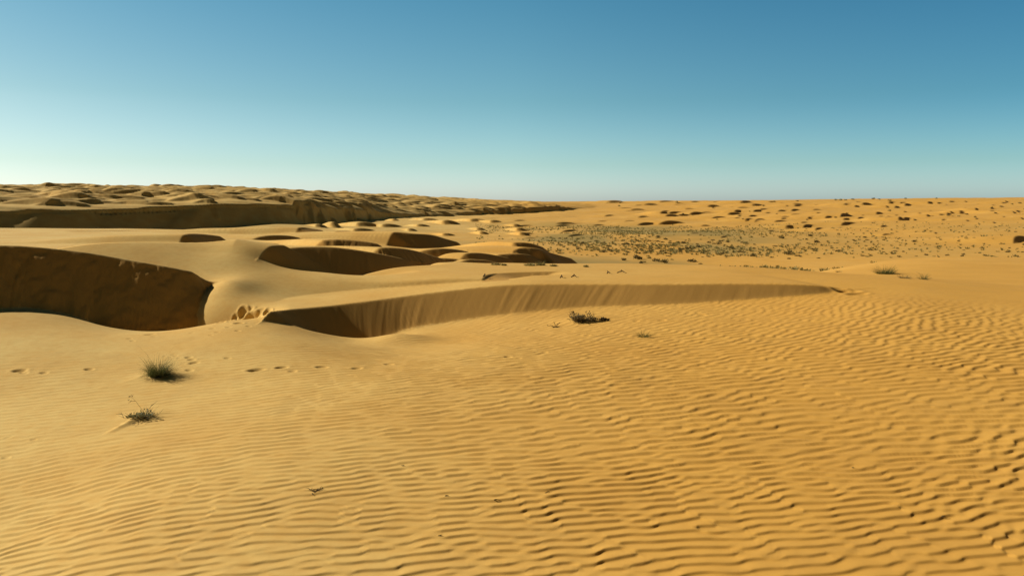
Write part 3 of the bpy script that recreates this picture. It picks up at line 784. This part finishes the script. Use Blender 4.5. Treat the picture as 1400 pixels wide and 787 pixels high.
# bits of straw blown over the ripples
for px, py, ln, lab in [(677, 684, 6, 'pale straw bits caught in the ripples at bottom centre'), (608, 678, 4, 'curled dry leaf left of the pale straw bits'), (602, 733, 4, 'dark curled dead leaf nearest the bottom edge'),
                        (746, 673, 7, 'thin pale straw bits right of bottom centre'), (550, 637, 3, 'tiny straw bits on ripples above the curled leaf'), (1287, 708, 6, 'bleached straw scraps on the stepped ripples at lower right'), (1165, 640, 3, 'single pale straw fleck among the ripples on the right')]:
    g_ = ground_hit0(px, py); r_ = np.linalg.norm(g_[:2]) / FPX; L_ = ln * r_
    gg = random.Random(int(px)); lines = []
    for q in range(3):
        a = gg.uniform(-.6, .6); o_ = np.array([gg.gauss(0, .3) * L_, gg.gauss(0, .2) * L_, .004])
        lines.append([o_, o_ + np.array([math.cos(a) * L_ * .5, math.sin(a) * L_ * .5, .008]), o_ + np.array([math.cos(a + .4) * L_, math.sin(a + .4) * L_, .002])])
    t = link('straw', stems_mesh('straw', lines, .0035), M_TWIG if 'dark' in lab or 'curled dry' in lab else M_STRAW); put(t, g_); tag(t, lab, 'straw')

# sparse low grass between the bushes that nobody could count
V, F = [], []
gs = np.random.default_rng(5); cnt = 0
g_ = random.Random(9)
while cnt < 3800:
    D_ = 95 + 235 * g_.random() ** 1.5; px = g_.gauss(880, 150) if g_.random() < .75 else g_.uniform(480, 1400)
    if not 650 < px < 1430: continue
    x = D_ * (px - 700) / FPX; y = D_
    dens = float(fbm(np.array([x * .045]), np.array([y * .03]), 3, 44)[0])
    if dens < -.12 + .25 * g_.random() - .1: continue
    if slip_at((x, y)): continue
    z = grid_z(x, y); cnt += 1
    w_ = g_.uniform(.25, .8)
    for q in range(7):
        a = g_.uniform(0, 6.28); b0 = len(V); rr_ = w_ * .4 * g_.random()
        p = np.array([x + math.cos(a) * rr_, y + math.sin(a) * rr_, z - .02]); tip = p + np.array([math.cos(a) * w_ * .35, math.sin(a) * w_ * .35, w_ * g_.uniform(.25, .6)])
        sd_ = np.array([-math.sin(a), math.cos(a), 0]) * w_ * .16
        V += [p - sd_, p + sd_, tip + sd_ * .3, tip - sd_ * .3]; F.append((b0, b0 + 1, b0 + 2, b0 + 3))
gm = link('ground_cover', mesh_from_arrays('ground_cover', np.array(V), np.array(F), False), M_OLIVE)
tag(gm, 'thin olive green grass and herbs spread over the valley floor', 'ground cover', None, 'stuff')


# ------------------------------------------------------------------ light, sky, camera
SUN_EL, SUN_AZ = 29.0, -70.0                       # bearing from +Y, negative = left
sd = bpy.data.lights.new('sun', 'SUN'); sd.energy = 5.0; sd.angle = R(.53); sd.color = (1.0, .93, .80)
so = bpy.data.objects.new('sun', sd); COL.objects.link(so)
import mathutils
to_sun = mathutils.Vector((math.sin(R(SUN_AZ)) * math.cos(R(SUN_EL)), math.cos(R(SUN_AZ)) * math.cos(R(SUN_EL)), math.sin(R(SUN_EL))))
so.rotation_euler = (-to_sun).to_track_quat('-Z', 'Y').to_euler()
W = bpy.data.worlds.new('World'); sc.world = W; W.use_nodes = True
nt = W.node_tree; bg = nt.nodes['Background']
sky = nt.nodes.new('ShaderNodeTexSky'); sky.sky_type = 'NISHITA'; sky.sun_disc = False
sky.sun_elevation = R(SUN_EL); sky.sun_rotation = R(SUN_AZ)
sky.altitude = 200; sky.air_density = .7; sky.dust_density = 1.0; sky.ozone_density = 4.0
# clear desert air: the Nishita sky is graded by height above the horizon and by bearing from the sun
tc = nt.nodes.new('ShaderNodeTexCoord'); sx = nt.nodes.new('ShaderNodeSeparateXYZ'); nt.links.new(tc.outputs['Generated'], sx.inputs[0])
def ramp_node(src, stops, lo, hi):
    mr = nt.nodes.new('ShaderNodeMapRange'); mr.inputs[1].default_value = lo; mr.inputs[2].default_value = hi; nt.links.new(src, mr.inputs[0])
    rp = nt.nodes.new('ShaderNodeValToRGB'); el = rp.color_ramp.elements
    while len(el) < len(stops): el.new(.5)
    for e, (p, c_) in zip(el, stops):
        e.position = (p - lo) / (hi - lo); e.color = (*c_, 1)
    nt.links.new(mr.outputs[0], rp.inputs[0]); return rp.outputs[0]
def half(c_): return tuple(v * .5 for v in c_)
up = ramp_node(sx.outputs['Z'], [(0, half((2.5, 2.55, 2.35))), (.014, half((2.4, 2.45, 2.2))), (.045, half((1.85, 2.05, 1.62))), (.12, half((1.25, 1.72, 1.32))), (.235, half((.84, 1.6, 1.34))), (.40, half((.18, .24, .22))), (1, half((.06, .07, .07)))], 0, 1)
lr = ramp_node(sx.outputs['X'], [(-1, (.8, .7, .7)), (-.53, (1, .86, .86)), (0, (1, 1, 1)), (.53, (.66, .87, .98)), (1, (.5, .75, .9))], -1, 1)
def mul(a, b):
    m_ = nt.nodes.new('ShaderNodeMix'); m_.data_type = 'RGBA'; m_.blend_type = 'MULTIPLY'; m_.inputs[0].default_value = 1
    nt.links.new(a, m_.inputs[6]); nt.links.new(b, m_.inputs[7]); return m_.outputs[2]
lrh = ramp_node(sx.outputs['X'], [(-1, (.5, .6, .7)), (-.53, (.67, .72, .78)), (0, (1, 1, 1)), (.53, (.95, 1, 1)), (1, (.9, .95, .95))], -1, 1)
hz = nt.nodes.new('ShaderNodeMapRange'); hz.inputs[1].default_value = .0; hz.inputs[2].default_value = .11; nt.links.new(sx.outputs['Z'], hz.inputs[0])
bl = nt.nodes.new('ShaderNodeMix'); bl.data_type = 'RGBA'; nt.links.new(hz.outputs[0], bl.inputs[0]); nt.links.new(lrh, bl.inputs[6]); nt.links.new(lr, bl.inputs[7])
away = nt.nodes.new('ShaderNodeVectorMath'); away.operation = 'DOT_PRODUCT'; away.inputs[1].default_value = (.5, -.866, 0)
nt.links.new(tc.outputs['Generated'], away.inputs[0])
dk = ramp_node(away.outputs['Value'], [(-1, (1, 1, 1)), (-.25, (1, 1, 1)), (.35, (.55, .46, .38)), (1, (.4, .33, .27))], -1, 1)
nt.links.new(mul(mul(mul(sky.outputs[0], up), bl.outputs[2]), dk), bg.inputs[0]); bg.inputs[1].default_value = .15

cam = bpy.data.cameras.new('camera'); co = bpy.data.objects.new('camera', cam); COL.objects.link(co)
cam.sensor_width = 36; cam.lens = 36 * FPX / 1400; cam.clip_start = .05; cam.clip_end = 20000
co.location = (0, 0, CAM_Z); co.rotation_euler = (R(90) - PITCH, 0, 0)
sc.camera = co
sc.cycles.diffuse_bounces = 1
sc.view_settings.view_transform = 'Standard'; sc.view_settings.look = 'None'; sc.view_settings.exposure = 0; sc.view_settings.gamma = 1
